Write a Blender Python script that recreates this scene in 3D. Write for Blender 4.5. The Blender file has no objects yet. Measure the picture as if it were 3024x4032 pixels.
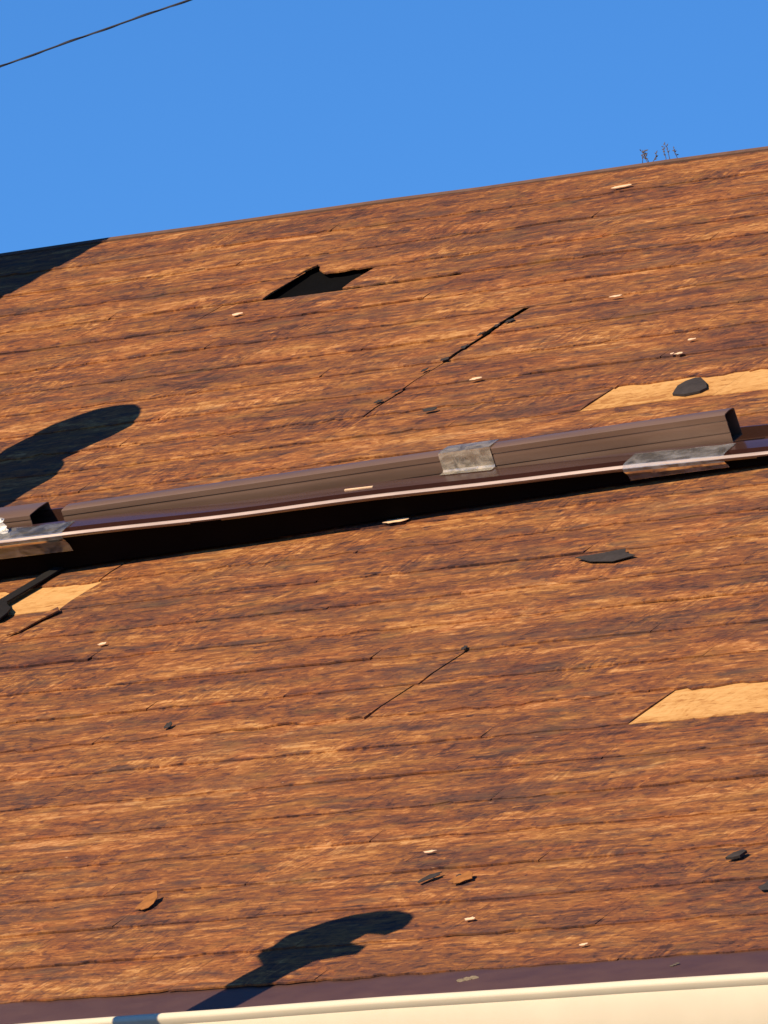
import bpy, bmesh, math, random
from mathutils import Vector, Matrix
from math import radians, sin, cos, tan, pi
random.seed(11)
SC = bpy.context.scene
COL = SC.collection
# ------------------------------------------------------------------ camera, sky, sun
EZ = 3.0                       # height of the eave
TH = 0.5332084488              # roof pitch (radians)
RIDGE = 3.7376                 # slope length eave -> ridge
cd = bpy.data.cameras.new('camera'); cam = bpy.data.objects.new('camera', cd); COL.objects.link(cam)
r_ = Vector((0.7330630, 0.6800443, 0.0125854)); u_ = Vector((0.0822378, -0.1069868, 0.9908536)); f_ = Vector((-0.6751708, 0.7253231, 0.1343534))
M = Matrix((r_, u_, -f_)).transposed().to_4x4(); M.translation = Vector((10.535047, -11.3334991, 1.6))
cam.matrix_world = M
cd.sensor_fit = 'VERTICAL'; cd.sensor_height = 36.0; cd.lens = 36.0 * 41174.3 / 4032.0
cd.clip_start = 0.1; cd.clip_end = 3000
SC.camera = cam

SUN_EL, SUN_AZ = radians(33), radians(12.4)     # azimuth measured from -y towards -x
to_sun = Vector((-sin(SUN_AZ) * cos(SUN_EL), -cos(SUN_AZ) * cos(SUN_EL), sin(SUN_EL)))
W = bpy.data.worlds.new('World'); SC.world = W; W.use_nodes = True
nt = W.node_tree; nt.nodes.clear()
sky = nt.nodes.new('ShaderNodeTexSky'); sky.sky_type = 'NISHITA'; sky.sun_disc = False
sky.sun_elevation = SUN_EL; sky.sun_rotation = math.atan2(to_sun.x, to_sun.y)
sky.air_density = 1.0; sky.dust_density = 0.0; sky.ozone_density = 10.0; sky.altitude = 3000
bg = nt.nodes.new('ShaderNodeBackground'); bg.inputs['Strength'].default_value = 0.113
wo = nt.nodes.new('ShaderNodeOutputWorld')
hs = nt.nodes.new('ShaderNodeHueSaturation'); hs.inputs['Saturation'].default_value = 1.08
nt.links.new(sky.outputs[0], hs.inputs['Color']); nt.links.new(hs.outputs[0], bg.inputs[0]); nt.links.new(bg.outputs[0], wo.inputs[0])
sd = bpy.data.lights.new('sun', 'SUN'); sd.energy = 5.0; sd.angle = radians(0.3); sd.color = (1.0, 0.80, 0.53)
sun = bpy.data.objects.new('sun', sd); COL.objects.link(sun)
sun.rotation_euler = to_sun.to_track_quat('Z', 'Y').to_euler(); sun.location = (-6, -20, 15)
SC.view_settings.view_transform = 'Standard'; SC.view_settings.look = 'None'
SC.view_settings.gamma = 1; SC.view_settings.use_curve_mapping = False
SC.view_settings.exposure = 0.35

# ------------------------------------------------------------------ helpers
def R(x, s, n=0.0):
    """roof coordinates (along eave, up slope, off the surface) -> world"""
    return Vector((x, s * cos(TH) - n * sin(TH), EZ + s * sin(TH) + n * cos(TH)))

def obj(name, me, mat=None, parent=None, loc=(0, 0, 0), rot=(0, 0, 0), **props):
    if isinstance(me, bmesh.types.BMesh):
        bm = me; me = bpy.data.meshes.new(name); bm.normal_update(); bm.to_mesh(me); bm.free()
    o = bpy.data.objects.new(name, me); COL.objects.link(o)
    if mat is not None:
        me.materials.clear(); me.materials.append(mat)
    o.location = loc; o.rotation_euler = rot
    if parent: o.parent = parent
    for k, v in props.items(): o[k] = v
    return o

def empty(name, loc, **props):
    o = bpy.data.objects.new(name, None); COL.objects.link(o); o.location = loc; o.empty_display_size = .2
    for k, v in props.items(): o[k] = v
    return o

def smooth(o, ang=40):
    for p in o.data.polygons: p.use_smooth = True
    try: o.data.set_sharp_from_angle(angle=radians(ang))
    except Exception: pass
    return o

def add_box(bm, x0, x1, y0, y1, z0, z1):
    v = [bm.verts.new(p) for p in ((x0,y0,z0),(x1,y0,z0),(x1,y1,z0),(x0,y1,z0),(x0,y0,z1),(x1,y0,z1),(x1,y1,z1),(x0,y1,z1))]
    for f in ((0,3,2,1),(4,5,6,7),(0,1,5,4),(1,2,6,5),(2,3,7,6),(3,0,4,7)): bm.faces.new([v[i] for i in f])

def box(x0, x1, y0, y1, z0, z1, bev=0.0):
    bm = bmesh.new(); add_box(bm, x0, x1, y0, y1, z0, z1)
    if bev: bmesh.ops.bevel(bm, geom=bm.edges[:], offset=bev, segments=2, affect='EDGES', profile=.5)
    return bm

def sweep(bm, sections, close=True, caps=True):
    """sections: list of rings (lists of Vectors) -> skin"""
    rings = [[bm.verts.new(p) for p in s] for s in sections]
    n = len(rings[0])
    for a, b in zip(rings, rings[1:]):
        for i in range(n if close else n - 1):
            j = (i + 1) % n
            bm.faces.new((a[i], a[j], b[j], b[i]))
    if caps and close:
        bm.faces.new(list(reversed(rings[0]))); bm.faces.new(rings[-1])
    bmesh.ops.recalc_face_normals(bm, faces=bm.faces[:])

def tube(bm, pts, rad, seg=8, caps=True):
    pts = [Vector(p) for p in pts]; rr = rad if isinstance(rad, (list, tuple)) else [rad] * len(pts)
    secs = []; ref = None
    for i, p in enumerate(pts):
        d = (pts[min(i + 1, len(pts) - 1)] - pts[max(i - 1, 0)]).normalized()
        if ref is None: ref = Vector((0, 0, 1)) if abs(d.z) < .9 else Vector((1, 0, 0))
        a = d.cross(ref).normalized(); b = a.cross(d).normalized(); ref = b
        secs.append([p + rr[i] * (cos(2*pi*k/seg) * a + sin(2*pi*k/seg) * b) for k in range(seg)])
    sweep(bm, secs, True, caps)

def lathe(bm, prof, cx=0, cy=0, seg=24):
    secs = [[Vector((cx + r*cos(2*pi*k/seg), cy + r*sin(2*pi*k/seg), z)) for k in range(seg)] for r, z in prof]
    sweep(bm, secs)

def prism(bm, poly, y0, y1):
    """polygon in (x, z) extruded along y"""
    sweep(bm, [[Vector((x, y0, z)) for x, z in poly], [Vector((x, y1, z)) for x, z in poly]])

# ------------------------------------------------------------------ materials
def mat(name): 
    m = bpy.data.materials.new(name); m.use_nodes = True
    nt = m.node_tree; nt.nodes.clear()
    out = nt.nodes.new('ShaderNodeOutputMaterial'); b = nt.nodes.new('ShaderNodeBsdfPrincipled')
    nt.links.new(b.outputs[0], out.inputs[0])
    return m, nt, b

class G:
    """small node-graph helper"""
    def __init__(s, nt): s.nt = nt
    def n(s, t, **kw):
        x = s.nt.nodes.new(t)
        for k, v in kw.items(): setattr(x, k, v)
        return x
    def link(s, a, b): s.nt.links.new(a, b)
    def setin(s, node, i, v):
        if hasattr(v, 'is_linked') or isinstance(v, bpy.types.NodeSocket): s.link(v, node.inputs[i])
        else: node.inputs[i].default_value = v
    def n_sep(s, c):
        x = s.n('ShaderNodeSeparateColor'); s.link(c, x.inputs[0]); return x.outputs[0]
    def math(s, op, a, b=0.0, c=None, clamp=False):
        x = s.n('ShaderNodeMath', operation=op, use_clamp=clamp); s.setin(x, 0, a); s.setin(x, 1, b)
        if c is not None: s.setin(x, 2, c)
        return x.outputs[0]
    def vmath(s, op, a, b):
        x = s.n('ShaderNodeVectorMath', operation=op); s.setin(x, 0, a); s.setin(x, 1, b); return x.outputs[0]
    def noise(s, vec, scale, detail=4, rough=.6, dist=0.0):
        x = s.n('ShaderNodeTexNoise'); s.link(vec, x.inputs['Vector'])
        x.inputs['Scale'].default_value = scale; x.inputs['Detail'].default_value = detail
        x.inputs['Roughness'].default_value = rough; x.inputs['Distortion'].default_value = dist
        return x.outputs[0]
    def ramp(s, f, stops, interp='LINEAR'):
        x = s.n('ShaderNodeValToRGB'); x.color_ramp.interpolation = interp; e = x.color_ramp.elements
        while len(e) < len(stops): e.new(.5)
        for el, (p, c) in zip(e, stops): el.position = p; el.color = (*c, 1) if len(c) == 3 else c
        s.link(f, x.inputs[0]); return x.outputs[0]
    def mix(s, f, a, b, blend='MIX'):
        x = s.n('ShaderNodeMix', data_type='RGBA', blend_type=blend)
        s.setin(x, 0, f); s.setin(x, 6, (*a, 1) if isinstance(a, tuple) and len(a) == 3 else a); s.setin(x, 7, (*b, 1) if isinstance(b, tuple) and len(b) == 3 else b)
        return x.outputs[2]
    def mapr(s, v, a, b, c=0.0, d=1.0):
        x = s.n('ShaderNodeMapRange', clamp=True); s.setin(x, 0, v)
        for i, q in enumerate((a, b, c, d)): x.inputs[i + 1].default_value = q
        return x.outputs[0]
    def bump(s, h, strength, dist, normal=None):
        x = s.n('ShaderNodeBump'); x.inputs['Strength'].default_value = strength; x.inputs['Distance'].default_value = dist
        s.link(h, x.inputs['Height'])
        if normal is not None: s.link(normal, x.inputs['Normal'])
        return x.outputs[0]

def simple(name, col, rough=.6, spec=.5, var=.15, scale=40, bump=0.0, metallic=0.0, coat=0.0, stretch=(1, 1, 1)):
    m, nt, b = mat(name); g = G(nt)
    tc = g.n('ShaderNodeTexCoord'); v = g.vmath('MULTIPLY', tc.outputs['Object'], stretch)
    n1 = g.noise(v, scale, 5, .6); n2 = g.noise(v, scale * .13, 3, .6)
    f = g.mapr(g.math('ADD', g.math('MULTIPLY', n1, .5), g.math('MULTIPLY', n2, .5)), .3, .7)
    c = g.mix(f, tuple(x * (1 - var) for x in col), tuple(min(1, x * (1 + var)) for x in col))
    g.link(c, b.inputs['Base Color']); b.inputs['Roughness'].default_value = rough
    g.link(g.mapr(n1, .3, .7, max(0.02, rough - .08), min(1, rough + .08)), b.inputs['Roughness'])
    b.inputs['Specular IOR Level'].default_value = spec; b.inputs['Metallic'].default_value = metallic
    if coat: b.inputs['Coat Weight'].default_value = coat; b.inputs['Coat Roughness'].default_value = .12
    if bump: g.link(g.bump(n1, .5, bump), b.inputs['Normal'])
    return m

def shingle_material(ref, name='weathered_shingle', pale=False):
    m, nt, b = mat(name); g = G(nt)
    tc = g.n('ShaderNodeTexCoord'); tc.object = ref          # roof coordinates: x along, y up slope, z off
    P = tc.outputs['Object']
    oi = g.n('ShaderNodeObjectInfo')
    rnd = oi.outputs['Random']
    # gentle warp so that the streaks wander
    w = g.n('ShaderNodeTexNoise'); g.link(P, w.inputs['Vector']); w.inputs['Scale'].default_value = 5; w.inputs['Detail'].default_value = 2
    wv = g.vmath('MULTIPLY', g.vmath('SUBTRACT', w.outputs[1], (.5, .5, .5)), (.08, .03, 0))
    Q = g.vmath('ADD', P, wv)
    streak = g.noise(g.vmath('MULTIPLY', Q, (19, 74, 1)), 1.0, 7, .72, .25)       # worn fibres along the courses
    fine = g.noise(g.vmath('MULTIPLY', Q, (60, 190, 1)), 1.0, 5, .7)
    hatch = g.noise(g.vmath('MULTIPLY', Q, (120, 16, 1)), 1.0, 4, .6, .3)          # scratches running up the slope
    patch = g.noise(g.vmath('MULTIPLY', Q, (1.6, 6.5, 1)), 1.0, 4, .6, .4)
    band = g.noise(g.vmath('MULTIPLY', Q, (1.3, 13, 1)), 1.0, 6, .66, .15)
    longl = g.noise(g.vmath('MULTIPLY', g.vmath('ADD', P, g.vmath('MULTIPLY', wv, (1, .3, 0))), (1.9, 88, 1)), 1.0, 4, .60, .05)
    blotch = g.noise(g.vmath('MULTIPLY', Q, (9, 15, 1)), 1.0, 5, .65, .5)
    hm = g.mapr(g.noise(g.vmath('MULTIPLY', Q, (3.2, 7, 1)), 1.0, 3, .6, .4), .50, .62)
    def cells(sx, sy, sc=1.0):
        v = g.n('ShaderNodeTexVoronoi'); g.link(g.vmath('MULTIPLY', Qj, (sx, sy, 0)), v.inputs['Vector']); v.inputs['Scale'].default_value = sc
        return g.vmath('DOT_PRODUCT', v.outputs['Color'], (1, 0, 0)) if False else g.n_sep(v.outputs['Color'])
    jn = g.n('ShaderNodeTexNoise'); g.link(g.vmath('MULTIPLY', P, (40, 90, 1)), jn.inputs['Vector']); jn.inputs['Scale'].default_value = 1; jn.inputs['Detail'].default_value = 3
    Qj = g.vmath('ADD', Q, g.vmath('MULTIPLY', g.vmath('SUBTRACT', jn.outputs[1], (.5, .5, .5)), (.035, .014, 0)))
    chipA = cells(20, 75); chipB = cells(46, 130); chipC = cells(70, 48)
    t = g.math('ADD', g.math('MULTIPLY', streak, .52), g.math('MULTIPLY', fine, .34))
    t = g.math('ADD', t, g.math('MULTIPLY', g.math('SUBTRACT', chipA, .5), .11))
    t = g.math('ADD', t, g.math('MULTIPLY', g.math('SUBTRACT', chipB, .5), .085))
    t = g.math('ADD', t, g.math('MULTIPLY', g.math('SUBTRACT', chipC, .5), g.math('MULTIPLY', hm, .12)))
    t = g.math('ADD', t, g.math('MULTIPLY', g.math('SUBTRACT', hatch, .5), g.math('ADD', g.math('MULTIPLY', hm, .46), .03)))
    t = g.math('ADD', t, g.math('MULTIPLY', g.math('SUBTRACT', patch, .5), .26))
    t = g.math('ADD', t, g.math('MULTIPLY', g.math('SUBTRACT', band, .5), .60))
    t = g.math('ADD', t, g.math('MULTIPLY', g.math('SUBTRACT', rnd, .5), .06))
    at = g.n('ShaderNodeAttribute'); at.attribute_name = 'butt'; bd = at.outputs['Fac']
    along = g.noise(g.vmath('MULTIPLY', Q, (5.5, 30, 1)), 1.0, 4, .65)
    edge = g.math('MULTIPLY', g.mapr(bd, .022, .001), g.mapr(along, .42, .58))
    t = g.math('SUBTRACT', t, g.math('MULTIPLY', edge, .05))
    edge2 = g.math('MULTIPLY', g.mapr(g.math('ABSOLUTE', g.math('SUBTRACT', bd, .112)), .020, .002), g.mapr(along, .56, .44))
    t = g.math('ADD', t, g.math('MULTIPLY', edge2, .05))
    line = g.noise(g.vmath('MULTIPLY', Q, (8.0, 150, 1)), 1.0, 5, .66, .1)
    t = g.math('SUBTRACT', t, g.math('MULTIPLY', g.mapr(line, .55, .64), .075))
    t = g.math('ADD', t, g.math('MULTIPLY', g.mapr(line, .42, .33), .07))
    t = g.math('ADD', t, g.math('MULTIPLY', g.mapr(longl, .60, .67), .085))
    t = g.math('SUBTRACT', t, g.math('MULTIPLY', g.mapr(longl, .41, .34), .085))
    bits = g.noise(g.vmath('MULTIPLY', Qj, (44, 74, 1)), 1.0, 3, .55)
    t = g.math('SUBTRACT', t, g.math('MULTIPLY', g.mapr(bits, .57, .63), .10))
    if pale:
        t = g.math('ADD', g.math('MULTIPLY', t, .62), .06)
        col = g.ramp(t, [(.22, (.34, .15, .045)), (.285, (.49, .255, .085)), (.33, (.54, .295, .105)), (.42, (.60, .35, .135))])
    else:
        col = g.ramp(t, [(.21, (.050, .023, .021)), (.305, (.112, .046, .031)), (.40, (.188, .072, .030)), (.485, (.285, .112, .036)), (.555, (.390, .170, .056)), (.65, (.53, .275, .110))])
        # bluish grey where the granules are still on, rusty where the mat shows
        grey = g.mapr(g.noise(g.vmath('MULTIPLY', Q, (3.3, 17, 1)), 1.7, 5, .66, .3), .54, .68)
        col = g.mix(g.math('MULTIPLY', grey, .72), col, (.070, .045, .040))
        stain = g.noise(g.vmath('MULTIPLY', Q, (1.5, 10, 1)), 1.0, 6, .70, .2)
        col = g.mix(g.math('MULTIPLY', g.mapr(stain, .53, .66), g.mapr(bits, .30, .56, .75, .35)), col, (.088, .050, .040))
        rust = g.mapr(g.noise(g.vmath('MULTIPLY', Q, (7, 19, 1)), 1.9, 4, .6, .3), .64, .74)
        col = g.mix(g.math('MULTIPLY', rust, .5), col, (.40, .115, .030))
        ochre = g.mapr(g.noise(g.vmath('MULTIPLY', Q, (4, 9, 1)), 2.3, 4, .6, .3), .55, .70)
        col = g.mix(g.math('MULTIPLY', ochre, .30), col, (.30, .155, .042))
        redn = g.noise(g.vmath('MULTIPLY', Q, (5, 11, 1)), 1.0, 3, .6, .4)
        col = g.mix(g.mapr(redn, .46, .64, 0, .55), col, (.95, .80, .80), 'MULTIPLY')
        col = g.mix(g.mapr(redn, .52, .38, 0, .45), col, (1.0, 1.03, .92), 'MULTIPLY')
        speck = g.mapr(g.noise(g.vmath('MULTIPLY', Q, (30, 80, 1)), 1.3, 3, .5), .72, .78)
        col = g.mix(g.math('MULTIPLY', speck, .6), col, (.62, .36, .20))
        pit = g.mapr(g.noise(g.vmath('MULTIPLY', Q, (34, 70, 1)), 1.1, 3, .5), .30, .25)
        col = g.mix(g.math('MULTIPLY', pit, .7), col, (.025, .015, .016))
    g.link(col, b.inputs['Base Color'])
    b.inputs['Roughness'].default_value = .88; b.inputs['Specular IOR Level'].default_value = .22
    h = g.math('ADD', g.math('MULTIPLY', streak, .8), g.math('ADD', g.math('MULTIPLY', fine, .45), g.math('MULTIPLY', g.math('MULTIPLY', hatch, hm), .25)))
    g.link(g.bump(h, .35 if pale else .75, .004), b.inputs['Normal'])
    return m

def tape_material(name='clear_tape', base=(.66, .65, .68, 1), lo=.08, hi=.30):
    m, nt, b = mat(name); g = G(nt)
    out = [n for n in nt.nodes if n.type == 'OUTPUT_MATERIAL'][0]
    tc = g.n('ShaderNodeTexCoord'); n1 = g.noise(g.vmath('MULTIPLY', tc.outputs['Object'], (34, 46, 60)), 1, 3, .55, .8)
    b.inputs['Base Color'].default_value = base; b.inputs['Roughness'].default_value = .16
    b.inputs['Specular IOR Level'].default_value = .8
    bn = g.bump(n1, .16, .001); g.link(bn, b.inputs['Normal'])
    tr = g.n('ShaderNodeBsdfTransparent'); mx = g.n('ShaderNodeMixShader')
    g.link(g.mapr(n1, .38, .68, lo, hi), mx.inputs[0]); g.link(tr.outputs[0], mx.inputs[1]); g.link(b.outputs[0], mx.inputs[2])
    gl = g.n('ShaderNodeBsdfGlossy'); gl.inputs['Roughness'].default_value = .12; g.link(bn, gl.inputs['Normal'])
    fr = g.n('ShaderNodeFresnel'); fr.inputs['IOR'].default_value = 1.5
    mx2 = g.n('ShaderNodeMixShader'); g.link(fr.outputs[0], mx2.inputs[0]); g.link(mx.outputs[0], mx2.inputs[1]); g.link(gl.outputs[0], mx2.inputs[2])
    g.link(mx2.outputs[0], out.inputs[0])
    return m

M_WALL = simple('cream_stucco', (.66, .55, .40), .85, .3, .08, 60, .002)
M_CREAM = simple('cream_paint', (.68, .595, .455), .45, .4, .05, 14, 0)
M_DRIP = simple('brown_painted_metal', (.072, .037, .034), .42, .5, .18, 30, .0004, stretch=(.4, 1, 1))
M_BROWN = simple('dark_brown_aluminium', (.060, .028, .022), .26, .9, .30, 26, .0004, coat=.8, stretch=(.12, 1, 1))
M_SPOUT = simple('weathered_brown_aluminium', (.140, .088, .065), .34, .55, .28, 34, .0008, stretch=(.10, 1, 1))
M_LIP = simple('pale_lip_glint', (.50, .39, .34), .30, .6, .55, 22, 0, stretch=(.15, 1, 1))  # pale colour stands in for the highlight along the rolled lip
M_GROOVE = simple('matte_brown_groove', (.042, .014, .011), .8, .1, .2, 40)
M_SHADE = simple('shade_black_metal', (.006, .005, .005), .95, .02, .2, 30)  # near-black colour stands in for shade under the channel and inside the spouts
M_FELT = simple('black_roofing_felt', (.0045, .0045, .005), .95, .03, .3, 120, .002)
M_DECK = simple('dark_roof_board', (.05, .035, .025), .9, .2, .3, 20, .002, stretch=(.2, 1, 1))
M_SCRAP = simple('grey_shingle_scrap', (.040, .034, .034), .92, .2, .35, 160, .002)
M_RUSTSCRAP = simple('rusty_shingle_scrap', (.29, .118, .036), .9, .2, .4, 90, .002)
M_FLAKE = simple('pale_flake', (.80, .55, .36), .85, .2, .15, 200, .001)
M_TAPE = tape_material(); M_TAPEW = tape_material('whitish_tape', (.80, .70, .57, 1), .16, .48)
M_STRIP = simple('black_strip', (.012, .011, .012), .8, .2, .2, 80, .001)
M_POST = simple('grey_galvanised_steel', (.30, .30, .30), .45, .5, .15, 30, 0, .7)
M_BRICK = simple('red_brick', (.30, .11, .07), .9, .2, .3, 14, .002)
M_MORTAR = simple('grey_mortar', (.30, .28, .25), .95, .2, .15, 80, .002)
M_WOOD = simple('grey_pole_wood', (.16, .11, .075), .9, .2, .3, 12, .003, stretch=(1, 1, .1))
M_WIRE = simple('black_cable', (.030, .032, .045), .7, .3, .1, 50)
M_TWIG = simple('dry_weed', (.11, .09, .075), .9, .2, .3, 50)
M_GROUND = simple('asphalt_ground', (.042, .042, .044), .95, .1, .35, 6, .01)
M_GLASS = simple('dark_window_glass', (.03, .035, .04), .06, .7, .05, 3)
M_HEADSHADE = simple('dark_caster_head', (.05, .05, .055), .5, .5, .1, 20)

# ------------------------------------------------------------------ ground
bm = bmesh.new(); S = 900
vs = [bm.verts.new((x, y, 0)) for x, y in ((-S, -S), (S, -S), (S, S), (-S, S))]; bm.faces.new(vs)
obj('ground', bm, M_GROUND, kind='structure')

# ------------------------------------------------------------------ house
HX0, HX1 = -6.2, 3.6
HB = Vector((-1.3, 3.22, 0))
house = empty('house', HB, label='house with a weathered brown shingle roof, brown drip edge and cream gutter', category='house')
RY = RIDGE * cos(TH); RZ = EZ + RIDGE * sin(TH)
loc0 = -HB
# walls and gables
bm = bmesh.new()
prof = [(.42, 0), (.42, EZ + .42 * tan(TH) - .10), (RY, RZ - .14), (2 * RY - .42, EZ + .42 * tan(TH) - .10), (2 * RY - .42, 0)]
sweep(bm, [[Vector((x, y, z)) for y, z in prof] for x in (HX0 + .35, HX1 - .35)])
obj('wall', bm, M_WALL, house, loc0)
for wx in (-4.3, -1.2, 1.6):
    w = obj('window', box(wx - .55, wx + .55, .36, .45, .95, 2.15, .006), M_CREAM, house, loc0)
    for k in (0, 1):
        obj('pane', box(wx - .48 + k * .5, wx - .02 + k * .5, .345, .362, 1.03, 2.07), M_GLASS, w)
    obj('sill', box(wx - .62, wx + .62, .30, .42, .90, .948, .004), M_CREAM, w)
# fascia, soffit, drip edge, gutter
obj('fascia', box(HX0, HX1, -.056, -.036, 2.80, 2.925), M_CREAM, house, loc0)
obj('soffit', box(HX0, HX1, -.034, .418, 2.80, 2.812), M_CREAM, house, loc0)
prof = [(.03, .0005), (-.076, .0030), (-.0785, .0018), (-.0800, -.0120), (-.0785, -.0125), (-.0770, -.0005), (.03, -.002)]
bm = bmesh.new(); NS = 60
secs = []
for i in range(NS + 1):
    x = HX0 + (HX1 - HX0) * i / NS; wob = .0010 * sin(x * 5.1) + .0006 * sin(x * 13.7)
    secs.append([Vector((x, y + wob * .6, z + wob)) for y, z in prof])
sweep(bm, secs)
drip = smooth(obj('drip_edge', bm, M_DRIP, house, loc0 + Vector((0, 0, EZ)), (TH, 0, 0)), 35)
ro = .0085; gz = 2.9395
prof = [(-.058, 2.930), (-.058, 2.815), (-.158, 2.815), (-.166, 2.842), (-.179, 2.872), (-.1885, 2.915), (-.1890, 2.9295)]
lip = [(-.188 + ro * 1.0 * cos(t), gz + ro * sin(t)) for t in [radians(200 - 26 * k) for k in range(9)]]
inner = [(-.183, 2.933), (-.1842, 2.914), (-.175, 2.874), (-.162, 2.846), (-.155, 2.819), (-.062, 2.819), (-.062, 2.930)]
prof2 = prof + lip + inner
bm = bmesh.new(); secs = []
for i in range(NS + 1):
    x = HX0 + (HX1 - HX0) * i / NS; wob = .0012 * sin(x * 3.3 + 1) + .0005 * sin(x * 11.1)
    secs.append([Vector((x, y, z + wob)) for y, z in prof2])
sweep(bm, secs)
gut = smooth(obj('gutter', bm, M_CREAM, house, loc0), 38)
for hx in (-5.4, -3.9, -2.4, 1.35, 2.7):
    obj('gutter_bracket', box(hx - .012, hx + .012, -.182, -.058, 2.926, 2.930), M_POST, gut)

# ---- roof : frame (x along the eave, y up the slope, z off the surface)
roof = empty('roof', (0, 0, 0)); bpy.data.objects.remove(roof)
bm = box(HX0, HX1, -.060, RIDGE - .012, -.040, -.018)
roof = obj('roof', bm, M_DECK, house, loc0 + Vector((0, 0, EZ)), (TH, 0, 0))
obj('felt', box(HX0 + .004, HX1 - .004, -.06, RIDGE - .014, -.0175, -.010), M_FELT, roof)
bm = bmesh.new()    # the far slope
M_SHINGLE = shingle_material(roof); M_BARE = shingle_material(roof, 'bare_pale_layer', True)
add_box(bm, HX0, HX1, -RIDGE, 0, -.03, .004)
back = obj('back_slope', bm, M_SHINGLE, house, loc0 + Vector((0, RY, RZ)), (pi - TH, 0, 0))
back.rotation_euler = (-TH, 0, 0)
back.data.transform(Matrix.Translation((0, RIDGE + .006, 0)))

# rows of shingles; butt lines measured up the slope
B = [.915 * k / 7 for k in range(8)]
B += [.915 + .775 * k / 6 for k in range(1, 7)]
B += [1.81] + [1.81 + .585 * k / 5 for k in range(1, 6)] + [2.50] + [2.50 + .735 * k / 6 for k in range(1, 7)]
B += [3.34, 3.46, 3.59, RIDGE - .004]
TABW = .305
def tab_poly(w, h, over, seg=14, rag=.0022, bite=None, rng=random, left=0.0, right=0.0):
    """outline points of the butt edge, then top; local x 0..w, y 0..h+over"""
    pts = []
    ph = rng.random() * 9
    for i in range(seg + 1):
        x = w * i / seg
        y = rag * (rng.random() - .5) * 2 + rag * .8 * sin(x * 40 + ph)
        if rng.random() < .10: y += rng.random() * .007
        pts.append((x, y))
    return pts
def make_tab(w, h, over, rng, lift=.004, curl=.003, seg=14, rag=.0022, bite=None):
    """a thin warped plate; butt edge (y=0) lifted, top edge tucked under"""
    bm = bmesh.new(); T = .0032
    low = tab_poly(w, h, over, seg, rag, rng=rng)
    if bite: low = bite(low)
    n = len(low)
    ph = rng.random() * 6
    rows_t = []; rows_b = []; lay = bm.verts.layers.float.new('butt')
    for k, fy in enumerate((0, .22, 1.0)):
        rt = []; rb = []
        for (x, y0) in low:
            y = y0 + (h + over - y0) * fy
            z = .0065 * (1 - fy) + .0006 * fy
            if k == 0: z += max(-.0028, lift + curl * sin(x * 19 + ph) + curl * .6 * sin(x * 47 + 2 * ph))
            if k == 1: z += max(0, .35 * (lift + curl * sin(x * 19 + ph)))
            rt.append(bm.verts.new((x, y, z))); rb.append(bm.verts.new((x, y, z - (T if k < 2 else .0006)))); rt[-1][lay] = rb[-1][lay] = fy * (h + over)
        rows_t.append(rt); rows_b.append(rb)
    for k in range(2):
        for i in range(n - 1):
            bm.faces.new((rows_t[k][i], rows_t[k][i+1], rows_t[k+1][i+1], rows_t[k+1][i]))
    for i in range(n - 1):
        bm.faces.new((rows_b[0][i], rows_b[1][i], rows_b[1][i+1], rows_b[0][i+1]))
        bm.faces.new((rows_b[0][i], rows_b[0][i+1], rows_t[0][i+1], rows_t[0][i]))
    for k in range(2):
        bm.faces.new((rows_t[k][0], rows_t[k+1][0], rows_b[k+1][0], rows_b[k][0]))
        bm.faces.new((rows_t[k][-1], rows_b[k][-1], rows_b[k+1][-1], rows_t[k+1][-1]))
    return bm

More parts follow.
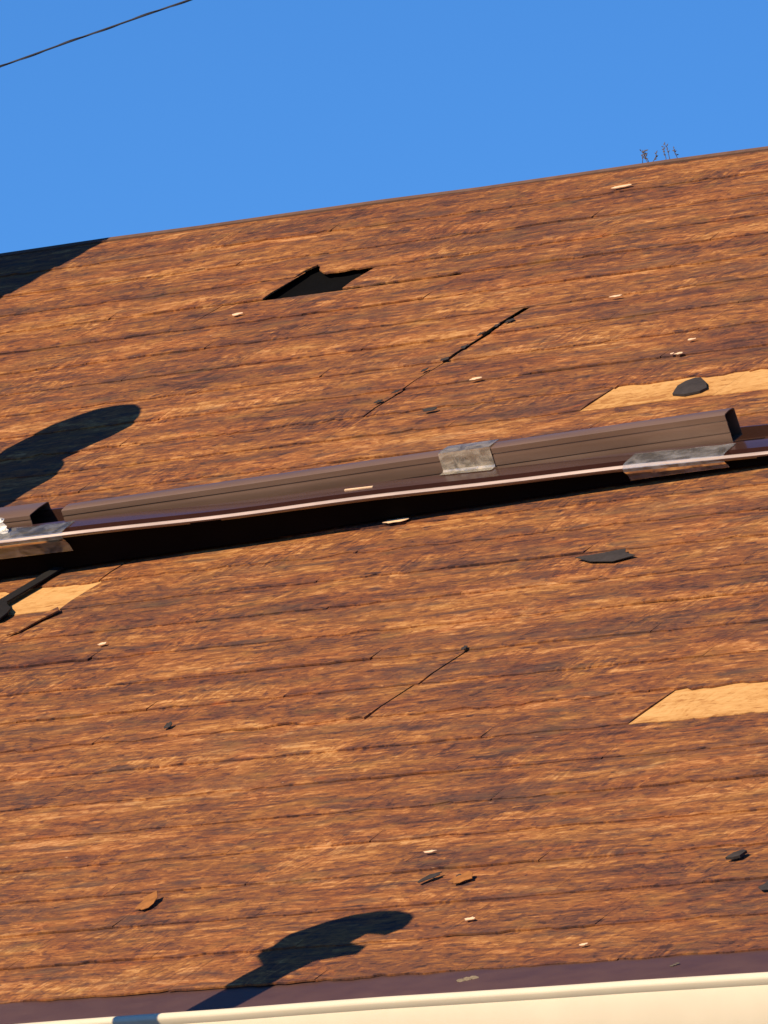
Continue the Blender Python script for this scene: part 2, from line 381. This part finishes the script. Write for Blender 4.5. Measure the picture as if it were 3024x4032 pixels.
rng = random.Random(5)
forced = {}      # row -> joint that has to exist
def row_of(s): return max(i for i in range(len(B)) if B[i] <= s + .012)
rA, rB_, rC, rH = row_of(2.395), row_of(.915), row_of(1.69), row_of(3.235)
forced[rA] = -1.472; forced[rB_] = -.2225; forced[rC] = -2.134
for k in range(row_of(2.52), row_of(2.90) + 1): forced[k] = -2.072
forced[row_of(1.09)] = -.886; forced[row_of(1.25)] = -.872; forced[row_of(1.82)] = -2.142
gapw = {}
thick_rows = (row_of(2.76), row_of(2.86))
def vis(s): return (-.81 - .872 * s - .16, .76 - .750 * s + .14)
rest = bmesh.new()
count = 0
for k in range(len(B) - 1):
    s0, s1 = B[k], B[k + 1]; h = s1 - s0
    over = .028
    if k == len(B) - 2: over = .0
    j0 = forced.get(k, (0 if k % 2 else .1525) + rng.uniform(-.03, .03))
    if k == rH: j0 = -2.722
    a, b = vis(s0)
    nlo = math.floor((HX0 - j0) / TABW) + 1; nhi = math.ceil((HX1 - j0) / TABW)
    edges = [HX0 - .03] + [j0 + i * TABW + (0 if (i == 0) else rng.uniform(-.004, .004)) for i in range(nlo, nhi)] + [HX1 + .03]
    if k == rH:
        edges = [e for e in edges if abs(e + 2.722 + TABW) > .02] + [-2.925]; edges.sort()
    for e0, e1 in zip(edges, edges[1:]):
        if e1 - e0 < .01: continue
        gl = .0003
        if k in forced and abs(e0 - forced[k]) < 1e-6 and k >= row_of(2.52): gl = rng.choice((.013, .018)) if k in thick_rows else rng.choice((.0035, .006))
        elif k in forced and abs(e0 - forced[k]) < 1e-6: gl = .0055 if k in (row_of(1.09), row_of(1.25), row_of(1.82)) else .0012
        x0 = e0 + gl; w = e1 - .0003 - x0
        mid = (e0 + e1) / 2
        bare = (k == rA and -1.473 < mid < -.62) or (k == rB_ and -.2226 < mid < .40) or (k == rC and -2.62 < mid < -2.134)
        if k == rH and -2.93 < mid < -2.72: continue
        over_ = -.002 if (k == rH - 1 and e1 > -2.95 and e0 < -2.70) else over
        lift = rng.choice((-.0028, -.0028, -.0027, -.0026, -.0024, -.0022, -.0018, -.0010)); curl = rng.choice((.0002, .0003, .0005, .0008))
        if not (a < e1 and e0 < b):
            t = make_tab(w, h, over, rng, lift, curl, 2, .001)
            bmesh.ops.translate(t, verts=t.verts[:], vec=(x0, s0, 0))
            me = bpy.data.meshes.new('t'); t.to_mesh(me); t.free(); rest.from_mesh(me); bpy.data.meshes.remove(me)
            continue
        bite = None
        if k == rH + 1 and e1 > -2.93 and e0 < -2.85:
            def bite(low, x0=x0):
                out = []
                extra = [(-2.930 - x0, .0), (-2.928 - x0, .034), (-2.915 - x0, .056), (-2.898 - x0, .043), (-2.885 - x0, .024), (-2.860 - x0, .006), (-2.848 - x0, .0)]
                done = False
                for (x, y) in low:
                    if -2.932 < x + x0 < -2.846: 
                        if not done: out += extra; done = True
                        continue
                    if not done and x + x0 > -2.847: out += extra; done = True
                    out.append((x, y))
                return [q for q in out if -.0001 <= q[0] <= w + .0001]
        t = make_tab(w, h, over_, rng, 0 if bare else lift, .0003 if bare else curl, 16, .0012 if bare else (.0050 if k in (rA + 1, rB_ + 1, rC + 1) else .0019), bite)
        if bare:
            for v in t.verts: v.co.z = v.co.z * .45 - .0002
        o = obj('bare_shingle' if bare else 'shingle', t, M_BARE if bare else M_SHINGLE, roof, (x0, s0, 0))
        if bare: o['label'] = 'pale bare strip where the top layer tore away'
        count += 1
print('shingles', count)
obj('outer_shingles', rest, M_SHINGLE, roof, kind='stuff')
# ridge cap: a thin folded strip of metal
bm = bmesh.new()
pr = [(-.014, .0040), (-.003, .0055), (.0010, .0042), (.0010, -.012), (-.014, -.012)]
sweep(bm, [[Vector((HX0 + (HX1 - HX0) * i / 40, RIDGE + y, z + .0011 * sin(i * 2.1) + .0006 * sin(i * 5.3))) for y, z in pr] for i in range(41)])
obj('ridge_cap', bm, simple('dull_ridge_strip', (.13, .075, .055), .85, .2, .3, 40), roof)
# pale chips where the surface has flaked off, and torn bits still stuck to the roof
def chip(x, s, L, Wd, m, name, rot=0.0, n=.0085, thick=.0009, curl=0.0, seed=0, parent=roof, jag=.3, label=None, **props):
    rg = random.Random(seed); bm = bmesh.new(); N = 13
    top = []; bot = []
    for i in range(N):
        t = 2 * pi * i / N; rr = 1 + jag * (rg.random() - .5) * 2
        px, py = L * .5 * rr * cos(t), Wd * .5 * rr * sin(t)
        z = curl * (py / Wd + .5) ** 2
        top.append(bm.verts.new((px, py, z + thick))); bot.append(bm.verts.new((px, py, z)))
    bm.faces.new(top); bm.faces.new(list(reversed(bot)))
    for i in range(N): bm.faces.new((bot[i], bot[(i+1) % N], top[(i+1) % N], top[i]))
    o = obj(name, bm, m, parent, **props)
    if parent is roof: o.location = (x, s, n); o.rotation_euler = (0, 0, rot)
    else:
        o.matrix_world = Matrix.Translation(R(x, s, n)) @ Matrix.Rotation(TH, 4, 'X') @ Matrix.Rotation(rot, 4, 'Z')
    return o
for i, (x, s, L, Wd) in enumerate([(-2.918, 3.148, .024, .012), (-1.828, 2.969, .026, .008), (-1.429, 2.682, .016, .008), (-1.408, 2.616, .018, .008), (-1.425, 2.619, .008, .006),
        (-1.887, 2.614, .026, .009), (-1.53, 1.930, .050, .016), (-1.852, 1.485, .020, .012), (-.266, .45, .022, .008), (.034, .177, .020, .010), (-1.60, 3.58, .04, .008), (-2.30, 3.60, .05, .010), (.36, .05, .014, .008)]):
    chip(x, s, L, Wd, M_FLAKE, 'pale_flake', 0.05, seed=i, n=.0092)
for i, (x, s, L, Wd, rot, m, curl) in enumerate([(-.186, .35, .040, .016, .9, M_SCRAP, .001), (-.105, .334, .045, .030, .2, M_RUSTSCRAP, .004), (-.77, .337, .035, .045, .2, M_RUSTSCRAP, .006),
        (-1.889, 2.478, .030, .012, .1, M_SCRAP, .002), (.598, .215, .035, .035, .4, M_SCRAP, .002), (-1.35, 1.075, .014, .014, .0, M_SCRAP, .004), (-.118, .336, .012, .012, 0, M_SCRAP, .003)]):
    chip(x, s, L, Wd, m, 'torn_flap', rot, n=.009, curl=curl, seed=30 + i)

for i, (x, s) in enumerate([(-2.079, 2.70), (-2.068, 2.745), (-2.062, 2.80), (-2.071, 2.86), (-2.058, 2.895), (-2.040, 2.912), (-2.078, 2.56), (-2.07, 2.60), (-.872, 1.30)]):
    chip(x, s, .010 + .008 * ((i * 7) % 4) / 3, .016, M_SCRAP, 'torn_flap', .3 * (i % 3), n=.0078, seed=60 + i, jag=.5)
# chimney (out of frame to the left) that throws the shadow at the upper left corner
ch = obj('chimney', box(-4.755, -4.085, R(0, 2.05).y, R(0, 2.75).y, R(0, 2.0).z - .2, 6.35), M_MORTAR, house, loc0)
y0, y1 = R(0, 2.05).y, R(0, 2.75).y
bw, bh = .205, .068
bmesh_cache = {}
def brick_mesh(w, d):
    key = (round(w, 3), round(d, 3))
    if key not in bmesh_cache:
        bm = box(-w / 2, w / 2, -d / 2, d / 2, -.029, .029); me = bpy.data.meshes.new('brick'); bm.to_mesh(me); bm.free()
        me.materials.append(M_BRICK); bmesh_cache[key] = me
    return bmesh_cache[key]
kz = 0; z = R(0, 2.05).z
while z < 6.30:
    off = 0 if kz % 2 else .1117
    for i in range(4):
        x = -4.755 + .1117 + i * .2233 - off
        if -4.75 < x < -4.05 and x + .107 < -4.0 and x - .107 > -4.77:
            obj('brick', brick_mesh(.211, .03), None, ch, (x, y0, z))
    for i in range(3):
        y = y0 + .10 + i * .2 + (0 if kz % 2 else .06)
        if y + .09 < y1 + .02 and z > R(0, (y / cos(TH))).z - .02: obj('brick', brick_mesh(.03, .19), None, ch, (-4.085, y, z))
    z += bh; kz += 1
obj('chimney_cap', box(-4.78, -4.035, y0 - .03, y1 + .05, 6.352, 6.43, .01), M_MORTAR, ch)
# unseen metal flue, cowl flattened and shaped for the shadow left of the bundle
bm = bmesh.new(); zb = R(0, 1.3 / cos(TH)).z
lathe(bm, [(.158, zb - .15), (.158, 4.63), (.153, 4.70), (.138, 4.74), (.09, 4.755)], -3.057, 1.3, 28)
flue = smooth(obj('flue_pipe', bm, M_POST, house, loc0))
bm = bmesh.new()
sweep(bm, [[Vector((cx + r * cos(2*pi*k/24), 1.3 + .35 * r * sin(2*pi*k/24), z)) for k in range(24)] for cx, z, r in
           [(-3.066, 4.64, .102), (-3.072, 4.76, .104), (-3.079, 4.815, .104), (-3.080, 4.855, .118), (-3.082, 4.90, .136), (-3.084, 4.955, .136), (-3.088, 5.005, .118), (-3.096, 5.045, .090), (-3.106, 5.075, .056), (-3.110, 5.085, .024)]])
smooth(obj('cowl', bm, M_POST, flue))
bm = bmesh.new(); lathe(bm, [(.26, zb - .16), (.25, zb - .02), (.17, zb + .12), (.165, zb + .13)], -3.057, 1.3, 24)
obj('flashing', bm, M_POST, flue)

# ------------------------------------------------------------------ bundle of gutter and downspout lying on the roof
A0 = Vector((-1.53, 1.9060, .0610)); ax = Vector((1.40, .149, -.050)).normalized()
nv = Vector((0, 0, 1)); vv = nv.cross(ax).normalized(); hh = ax.cross(vv).normalized()
MB = Matrix((ax, vv, hh)).transposed().to_4x4(); MB.translation = A0
MW = Matrix.Translation((0, 0, EZ)) @ Matrix.Rotation(TH, 4, 'X') @ MB
bundle = empty('gutter_bundle', (0, 0, 0), label='bundle of dark brown metal gutter and downspout lengths taped together, lying across the roof', category='gutter bundle')
bundle.matrix_world = MW
def wobble(u): return .0016 * sin(u * 4.3 + .6) + .0009 * sin(u * 11 + 2)
def bprofile(prof, u0, u1, n=50, wv=.0, taper=None):
    bm = bmesh.new(); secs = []
    for i in range(n + 1):
        u = u0 + (u1 - u0) * i / n
        w = wobble(u)
        pp = prof(u) if callable(prof) else prof
        secs.append([Vector((u, v + w * .6, h + w)) for v, h in pp])
    sweep(bm, secs); return bm
rl = .0052
lipc = [(.004 + rl * cos(radians(a)), .0 + rl * sin(radians(a))) for a in (250, 220, 190, 160, 130, 100, 70, 40, 10)]
def gprof(u):
    D = max(.016, .0610 - .0355 * u - .0120)
    return [(.5 * D + .006, -D), (.34 * D + .010, -.6 * D), (.013, -.0075)] + lipc + [(.0105, -.004), (.0200, -.0075), (.0225, .0070), (.040, .0078), (.058, .0075), (.0595, -.6 * D), (.128, -.6 * D), (.130, .006), (.133, .006), (.133, -D)]
g_in = bprofile(gprof, -1.22, 1.16, 70)
gch = smooth(obj('gutter_channel', g_in, M_BROWN, bundle), 30)
gch.data.materials.append(M_SHADE); gch.data.materials.append(M_LIP); gch.data.materials.append(M_GROOVE)
for p in gch.data.polygons:       # shade blackened onto the front's underside, highlight painted on the lip
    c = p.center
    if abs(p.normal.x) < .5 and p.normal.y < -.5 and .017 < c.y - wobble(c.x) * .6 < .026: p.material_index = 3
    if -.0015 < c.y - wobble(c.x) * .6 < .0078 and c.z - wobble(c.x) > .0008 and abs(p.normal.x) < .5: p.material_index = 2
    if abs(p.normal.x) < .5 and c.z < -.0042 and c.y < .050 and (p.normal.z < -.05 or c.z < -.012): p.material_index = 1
# downspout: ribbed rectangular tube, open at the ends
def spout(u0, u1, v0, v1, h0, h1, depth, height, n=60):
    bm = bmesh.new(); T = .0016; outs = []; ins = []
    for i in range(n + 1):
        f = i / n; u = u0 + (u1 - u0) * f; v = v0 + (v1 - v0) * f; h = h0 + (h1 - h0) * f; w = wobble(u)
        ring = [(0, 0.0), (.0, .26), (.0009, .30), (.0009, .33), (.0, .36), (0, .60), (.0003, .70), (.0008, .73), (.0008, .76), (.0, .79), (.0004, .97), (.003, 1.0)]
        pts = [(v + a + w * .7, h + b * height) for a, b in ring] + [(v + depth * .5, h + height + .0012), (v + depth - .004, h + height), (v + depth, h + height * .95), (v + depth, h)]
        cx = v + depth / 2; cy = h + height / 2
        outs.append([Vector((u, p, q)) for p, q in pts])
        ins.append([Vector((u, p + (T if p < cx else -T), q + (T if q < cy else -T))) for p, q in pts])
    ro = [[bm.verts.new(p) for p in s] for s in outs]; ri = [[bm.verts.new(p) for p in s] for s in ins]
    k = len(ro[0])
    for a in range(n):
        for i in range(k):
            j = (i + 1) % k
            bm.faces.new((ro[a][i], ro[a+1][i], ro[a+1][j], ro[a][j])); f = bm.faces.new((ri[a][i], ri[a][j], ri[a+1][j], ri[a+1][i])); f.material_index = 1
    for e in (0, n):
        for i in range(k):
            j = (i + 1) % k; q = (ro[e][i], ro[e][j], ri[e][j], ri[e][i]); bm.faces.new(q)
    bmesh.ops.recalc_face_normals(bm, faces=bm.faces[:])
    return bm
U0, U1 = -.735, .706
sp = obj('downspout', spout(U0, U1, .080, .060, -.032, .0055, .032, .051), M_SPOUT, bundle); sp.data.materials.append(M_SHADE); smooth(sp, 30)
sp2 = obj('downspout', spout(-1.20, -.800, .068, .072, -.020, -.020, .062, .040, 12), M_SPOUT, bundle); sp2.data.materials.append(M_SHADE); smooth(sp2, 30)
# tape
def tape(name, paths, label=None, m=None):
    """paths: list of (u, [(v,h)...]) sections, double-sided thin film with thickness"""
    bm = bmesh.new(); secs = []
    for u, pts in paths:
        p = [Vector((u[i] if isinstance(u, (list, tuple)) else u, a, b)) for i, (a, b) in enumerate(pts)]
        q = [Vector((x.x, x.y + .0003, x.z - .0004)) for x in reversed(p)]
        secs.append(p + q)
    sweep(bm, secs)
    o = obj(name, bm, m or M_TAPE, bundle)
    if label: o['label'] = label
    return o
def vs_(u): f = (u - U0) / (U1 - U0); return .080 - .020 * f, -.032 + .0375 * f
def sect_box(u, d=.0016):
    v, h = vs_(u); w = wobble(u); jit = .0003 * sin(u * 120)
    v += w * .7; h += w
    return [(v - .016, .0078 + .0014 + w), (v - .004, .0094 + w + jit), (v - d + jit, max(h, .008) + .006), (v - d - jit, h + .028), (v - d + jit, h + .044), (v - d * .5, h + .0515 + d), (v + .016, h + .0522 + d + jit), (v + .033, h + .051 + d)]
tape('packing_tape', [(.102 + .108 * i / 14 + .003 * sin(i * 2.4), sect_box(.102 + .108 * i / 14)) for i in range(15)], 'clear whitish packing tape wrapped round the middle of the downspout', M_TAPEW)
def sect_lip(u, jj=.0007):
    w = wobble(u); jit = .5 * jj * sin(u * 90) + .4 * jj * sin(u * 37 + 1)
    D = max(.016, .0610 - .0355 * u - .0120); q = min(.034, D - .006)
    return [(.42 * q + .0005, -q + w), (.30 * q, -.6 * q + w), (.004, -.010 + w), (-.0008, -.005 + w), (-.0018, .0012 + w), (.003, .0068 + w), (.012, .0078 + w + jit), (.022, .0086 + w), (.038, .0094 + w - jit), (.046, .0090 + w + jit)]
tape('packing_tape', [(.515 + .205 * i / 24, sect_lip(.515 + .205 * i / 24)) for i in range(25)], 'clear bluish packing tape over the gutter lip near the right end of the downspout')
tape('packing_tape', [(-1.06 + .375 * i / 28, sect_lip(-1.06 + .375 * i / 28, .0011)) for i in range(29)], 'clear packing tape over the gutter lip at the left edge')
# crumpled tape tail sticking up at the left
bm = bmesh.new(); rg = random.Random(3)
for k in range(5):
    u = -.835 - .012 * k; base = [Vector((u + rg.uniform(-.006, .006), .030 + .006 * k + rg.uniform(-.004, .004), .006)) for _ in range(1)][0]
    prev = None
    for j in range(6):
        c = base + Vector((rg.uniform(-.010, .010), rg.uniform(-.006, .006), j * .005 * (1 + .3 * (k % 2)))); wd = .011 * (1 - j / 8)
        pr_ = (bm.verts.new(c + Vector((-wd, rg.uniform(-.004, .004), 0))), bm.verts.new(c + Vector((wd, rg.uniform(-.004, .004), rg.uniform(-.003, .003)))))
        if prev: bm.faces.new((prev[0], prev[1], pr_[1], pr_[0]))
        prev = pr_
tt = obj('tape_tail', bm, None, bundle); tt.data.materials.append(simple('crumpled_tape', (.80, .78, .76), .2, .8, .1, 90, .001))
tt['label'] = 'crumpled whitish end of tape standing up at the left'
md = tt.modifiers.new('thick', 'SOLIDIFY'); md.thickness = .0006
# small bits of tape on the flange
bm = bmesh.new(); add_box(bm, -.09, -.03, .036, .040, .0080, .0105); obj('tape_scrap', bm, M_FLAKE, bundle)

# dark strip running down the roof from the bundle at the left edge
bm = bmesh.new(); secs = []
pts = [(-2.288, 1.925, .030, .015), (-2.290, 1.88, .014, .0155), (-2.297, 1.83, .0125, .0150), (-2.303, 1.78, .013, .0155), (-2.309, 1.73, .0135, .0165), (-2.31, 1.715, .014, .032), (-2.30, 1.695, .014, .048), (-2.29, 1.672, .015, .050), (-2.28, 1.650, .0135, .040), (-2.285, 1.640, .012, .018)]
secs = [[Vector((x - w, s, n)), Vector((x, s + .001, n + .003)), Vector((x + w, s, n)), Vector((x + w, s, n - .003)), Vector((x - w, s, n - .003))] for x, s, n, w in pts]
sweep(bm, secs)
st = obj('dark_strip', bm, M_STRIP, bundle); st.matrix_parent_inverse = MW.inverted(); st.matrix_world = Matrix.Translation((0, 0, EZ)) @ Matrix.Rotation(TH, 4, 'X')
st['label'] = 'black strip running down the roof from the bundle at the left edge'

# ------------------------------------------------------------------ loose scraps on the roof
def polyscrap(name, pts, n, m, thick, warp, label, cat, rise=None):
    cx = sum(p[0] for p in pts) / len(pts); cs = sum(p[1] for p in pts) / len(pts)
    bm = bmesh.new(); top = []; bot = []
    for x, s in pts:
        z = warp * ((s - cs) * 20) ** 2 * .1 + warp * .3 * sin((x - cx) * 60)
        z = max(0, z)
        top.append(bm.verts.new((x - cx, s - cs, z + thick))); bot.append(bm.verts.new((x - cx, s - cs, z)))
    c = bm.verts.new((0, 0, thick * 1.6)); N = len(top)
    for i in range(N):
        j = (i + 1) % N
        bm.faces.new((top[i], top[j], c)); bm.faces.new((bot[j], bot[i], top[i], top[j])) if False else bm.faces.new((bot[i], bot[j], top[j], top[i]))
    bm.faces.new(list(reversed(bot)))
    bmesh.ops.recalc_face_normals(bm, faces=bm.faces[:])
    o = obj(name, bm, m); o.matrix_world = Matrix.Translation(R(cx, cs, n)) @ Matrix.Rotation(TH, 4, 'X')
    o['label'] = label; o['category'] = cat
    return o
polyscrap('shingle_scrap', [(-1.272, 2.416), (-1.29, 2.455), (-1.286, 2.475), (-1.272, 2.486), (-1.257, 2.483), (-1.222, 2.452), (-1.201, 2.427), (-1.206, 2.412), (-1.235, 2.404)], .003, M_SCRAP, .004, .003,
          'dark grey torn shingle scrap lying on the pale bare strip above the bundle', 'scrap')
polyscrap('shingle_scrap', [(-.909, 1.66), (-.872, 1.663), (-.809, 1.676), (-.796, 1.658), (-.761, 1.641), (-.797, 1.623), (-.856, 1.634)], .0085, M_SCRAP, .0012, .0003,
          'flat dark grey sliver of shingle lying below the right half of the bundle', 'scrap')
polyscrap('shingle_scrap', [(.426, .328), (.430, .345), (.442, .353), (.453, .348), (.452, .331), (.440, .326)], .0085, M_SCRAP, .004, .001,
          'small black lump of shingle near the right edge low on the roof', 'scrap')
polyscrap('shingle_scrap', [(-2.160, 1.575), (-2.158, 1.626), (-2.130, 1.685), (-2.112, 1.668), (-2.128, 1.636), (-2.138, 1.588)], .0075, M_SHINGLE, .0025, .001,
          'curled brown flap of shingle just below the pale strip at the left', 'scrap')
# leaf litter caught on the drip edge
def litter(x, name, label, cat, m, L):
    bm = bmesh.new(); rg = random.Random(int(x * 1000))
    for k in range(3):
        a = rg.uniform(-.5, .5); cx = k * L * .35 - L * .3; N = 8
        ring = []
        for i in range(N):
            t = 2 * pi * i / N; px = L * .28 * cos(t); py = L * .14 * sin(t)
            ring.append(Vector((cx + px * cos(a) - py * sin(a), px * .1, .002 * k + px * sin(a) * .5 + py * .8 + .003)))
        top = [bm.verts.new(p) for p in ring]; bot = [bm.verts.new(p + Vector((0, .0012, 0))) for p in ring]
        bm.faces.new(top); bm.faces.new(list(reversed(bot)))
        for i in range(N): bm.faces.new((bot[i], bot[(i+1) % N], top[(i+1) % N], top[i]))
    o = obj(name, bm, m); o.location = R(x, -.040, .0022); o.rotation_euler = (TH + .5 - pi / 2, 0, .2); o['label'] = label; o['category'] = cat
litter(.195, 'dry_leaf', 'small pale and dark dry leaf stuck to the brown drip edge right of the middle', 'leaf', simple('dry_leaf', (.20, .16, .11), .8, .2, .5, 300), .030)
litter(.600, 'leaf_crumb', 'tiny dark crumb of leaf stuck to the drip edge near the right', 'leaf', M_TWIG, .012)

# ------------------------------------------------------------------ weeds on the ridge
def weed(x, stems, label, seed):
    rg = random.Random(seed); t = empty('weed', R(x, RIDGE, .004), label=label, category='weed')
    for k in range(stems):
        bm = bmesh.new(); L = rg.uniform(.018, .042); a = rg.uniform(-.45, .45); p = Vector((rg.uniform(-.02, .02), 0, -.002)); pts = [p.copy()]
        for i in range(5):
            p = p + Vector((L / 5 * sin(a), rg.uniform(-.003, .003), L / 5 * cos(a))); a += rg.uniform(-.25, .25); pts.append(p.copy())
        tube(bm, pts, [.0008, .0007, .0006, .0005, .0005, .0004], 5)
        o = obj('stem', bm, M_TWIG, t)
        bm = bmesh.new()
        for q in pts[2:]:
            for j in range(2):
                d = Vector((rg.uniform(-1, 1), rg.uniform(-.4, .4), rg.uniform(.1, 1))).normalized() * rg.uniform(.004, .008); s_ = d.cross(Vector((0, 1, .2))).normalized() * .0012
                v = [bm.verts.new(q), bm.verts.new(q + d * .5 + s_), bm.verts.new(q + d), bm.verts.new(q + d * .5 - s_)]; bm.faces.new(v)
        lf = obj('leaf', bm, M_TWIG, o); m_ = lf.modifiers.new('thick', 'SOLIDIFY'); m_.thickness = .0006
weed(-2.336, 4, 'low bushy dry weed sprouting from the roof ridge, the left of two', 4)
weed(-2.283, 3, 'thin upright dry weed sprouting from the roof ridge, the right of two', 9)

# ------------------------------------------------------------------ unseen post added before the eave, head shaped to the shadow it throws
caster = empty('caster_post', (-.505, -1.0, 0), label='unseen grey post with a hooked head, added to throw a shadow on the eave', category='lamp post')
lo = -caster.location
bm = bmesh.new(); tube(bm, [(-.505, -1.0, 0), (-.505, -1.0, 2.5), (-.503, -1.0, 3.60)], [.06, .050, .046], 20)
smooth(obj('pole', bm, M_POST, caster, lo))
bm = bmesh.new(); lathe(bm, [(.11, 0), (.11, .03), (.075, .06), (.065, .2)], -.505, -1.0, 20); obj('base', bm, M_POST, caster, lo)
bm = bmesh.new(); tube(bm, [(-.503, -1.0, 3.58), (-.500, -1.0, 3.62), (-.495, -1.0, 3.70), (-.490, -1.0, 3.78)], [.049, .050, .050, .046], 16)
smooth(obj('arm', bm, M_POST, caster, lo))
head = [(-.534, 3.745), (-.600, 3.797), (-.582, 3.804), (-.588, 3.816), (-.532, 3.826), (-.530, 3.838), (-.592, 3.834), (-.593, 3.854), (-.577, 3.872), (-.559, 3.896), (-.523, 3.919), (-.476, 3.928), (-.433, 3.922), (-.388, 3.903), (-.367, 3.885), (-.353, 3.860),
        (-.372, 3.838), (-.383, 3.843), (-.418, 3.850), (-.426, 3.826), (-.420, 3.802), (-.374, 3.786), (-.369, 3.774), (-.403, 3.767), (-.440, 3.757), (-.445, 3.718), (-.54, 3.718)]
# slit cut into the head so a bright gap shows in its shadow
bm = bmesh.new(); prism(bm, head, -1.016, -.984)
lh = obj('caster_head', bm, M_HEADSHADE, caster, lo)

# ------------------------------------------------------------------ overhead cable behind the house and its poles
P0, P1, P2 = Vector((-20.924, 20, 9.527)), Vector((-20.352, 20, 9.613)), Vector((-19.789, 20, 9.688))
cab = empty('overhead_cable', (-20.352, 20, 0), label='thin dark overhead cable crossing the blue sky at the upper left', category='cable')
# fit z(x) parabola through the three points, gently flattened away from the frame
def zc(x):
    a = (x - P1.x); return P1.z + a * .1415 - a * a * .0062
bm = bmesh.new(); N = 160; xs = [-38 + 34.0 * i / N for i in range(N + 1)]
tube(bm, [(x, 20, zc(x)) for x in xs], .0042, 6)
obj('wire', bm, M_WIRE, cab, -cab.location)
bm = bmesh.new(); tube(bm, [(x, 20 + .0046 * cos(x * 14), zc(x) + .0046 * sin(x * 14)) for x in [-24 + 8.0 * i / 420 for i in range(421)]], .0022, 5)
obj('wire_wrap', bm, M_WIRE, cab, -cab.location)
for px in (-38, -4):
    t = empty('utility_pole', (px, 20.25, 0), label='grey wooden utility pole behind the house at the %s end of the overhead cable' % ('left' if px < -10 else 'right'), category='utility pole', group='utility poles behind the house')
    bm = bmesh.new(); tube(bm, [(0, 0, 0), (0, 0, zc(px) + .6)], [.16, .11], 16); smooth(obj('pole', bm, M_WOOD, t))
    obj('crossarm', box(-.9, .9, -.165, -.112, zc(px) + .1, zc(px) + .22, .008), M_WOOD, t)
    bm = bmesh.new(); lathe(bm, [(.03, zc(px) - .05), (.045, zc(px) - .02), (.03, zc(px)), (.045, zc(px) + .03), (.02, zc(px) + .06)], 0, -.24, 12); obj('insulator', bm, M_POST, t)
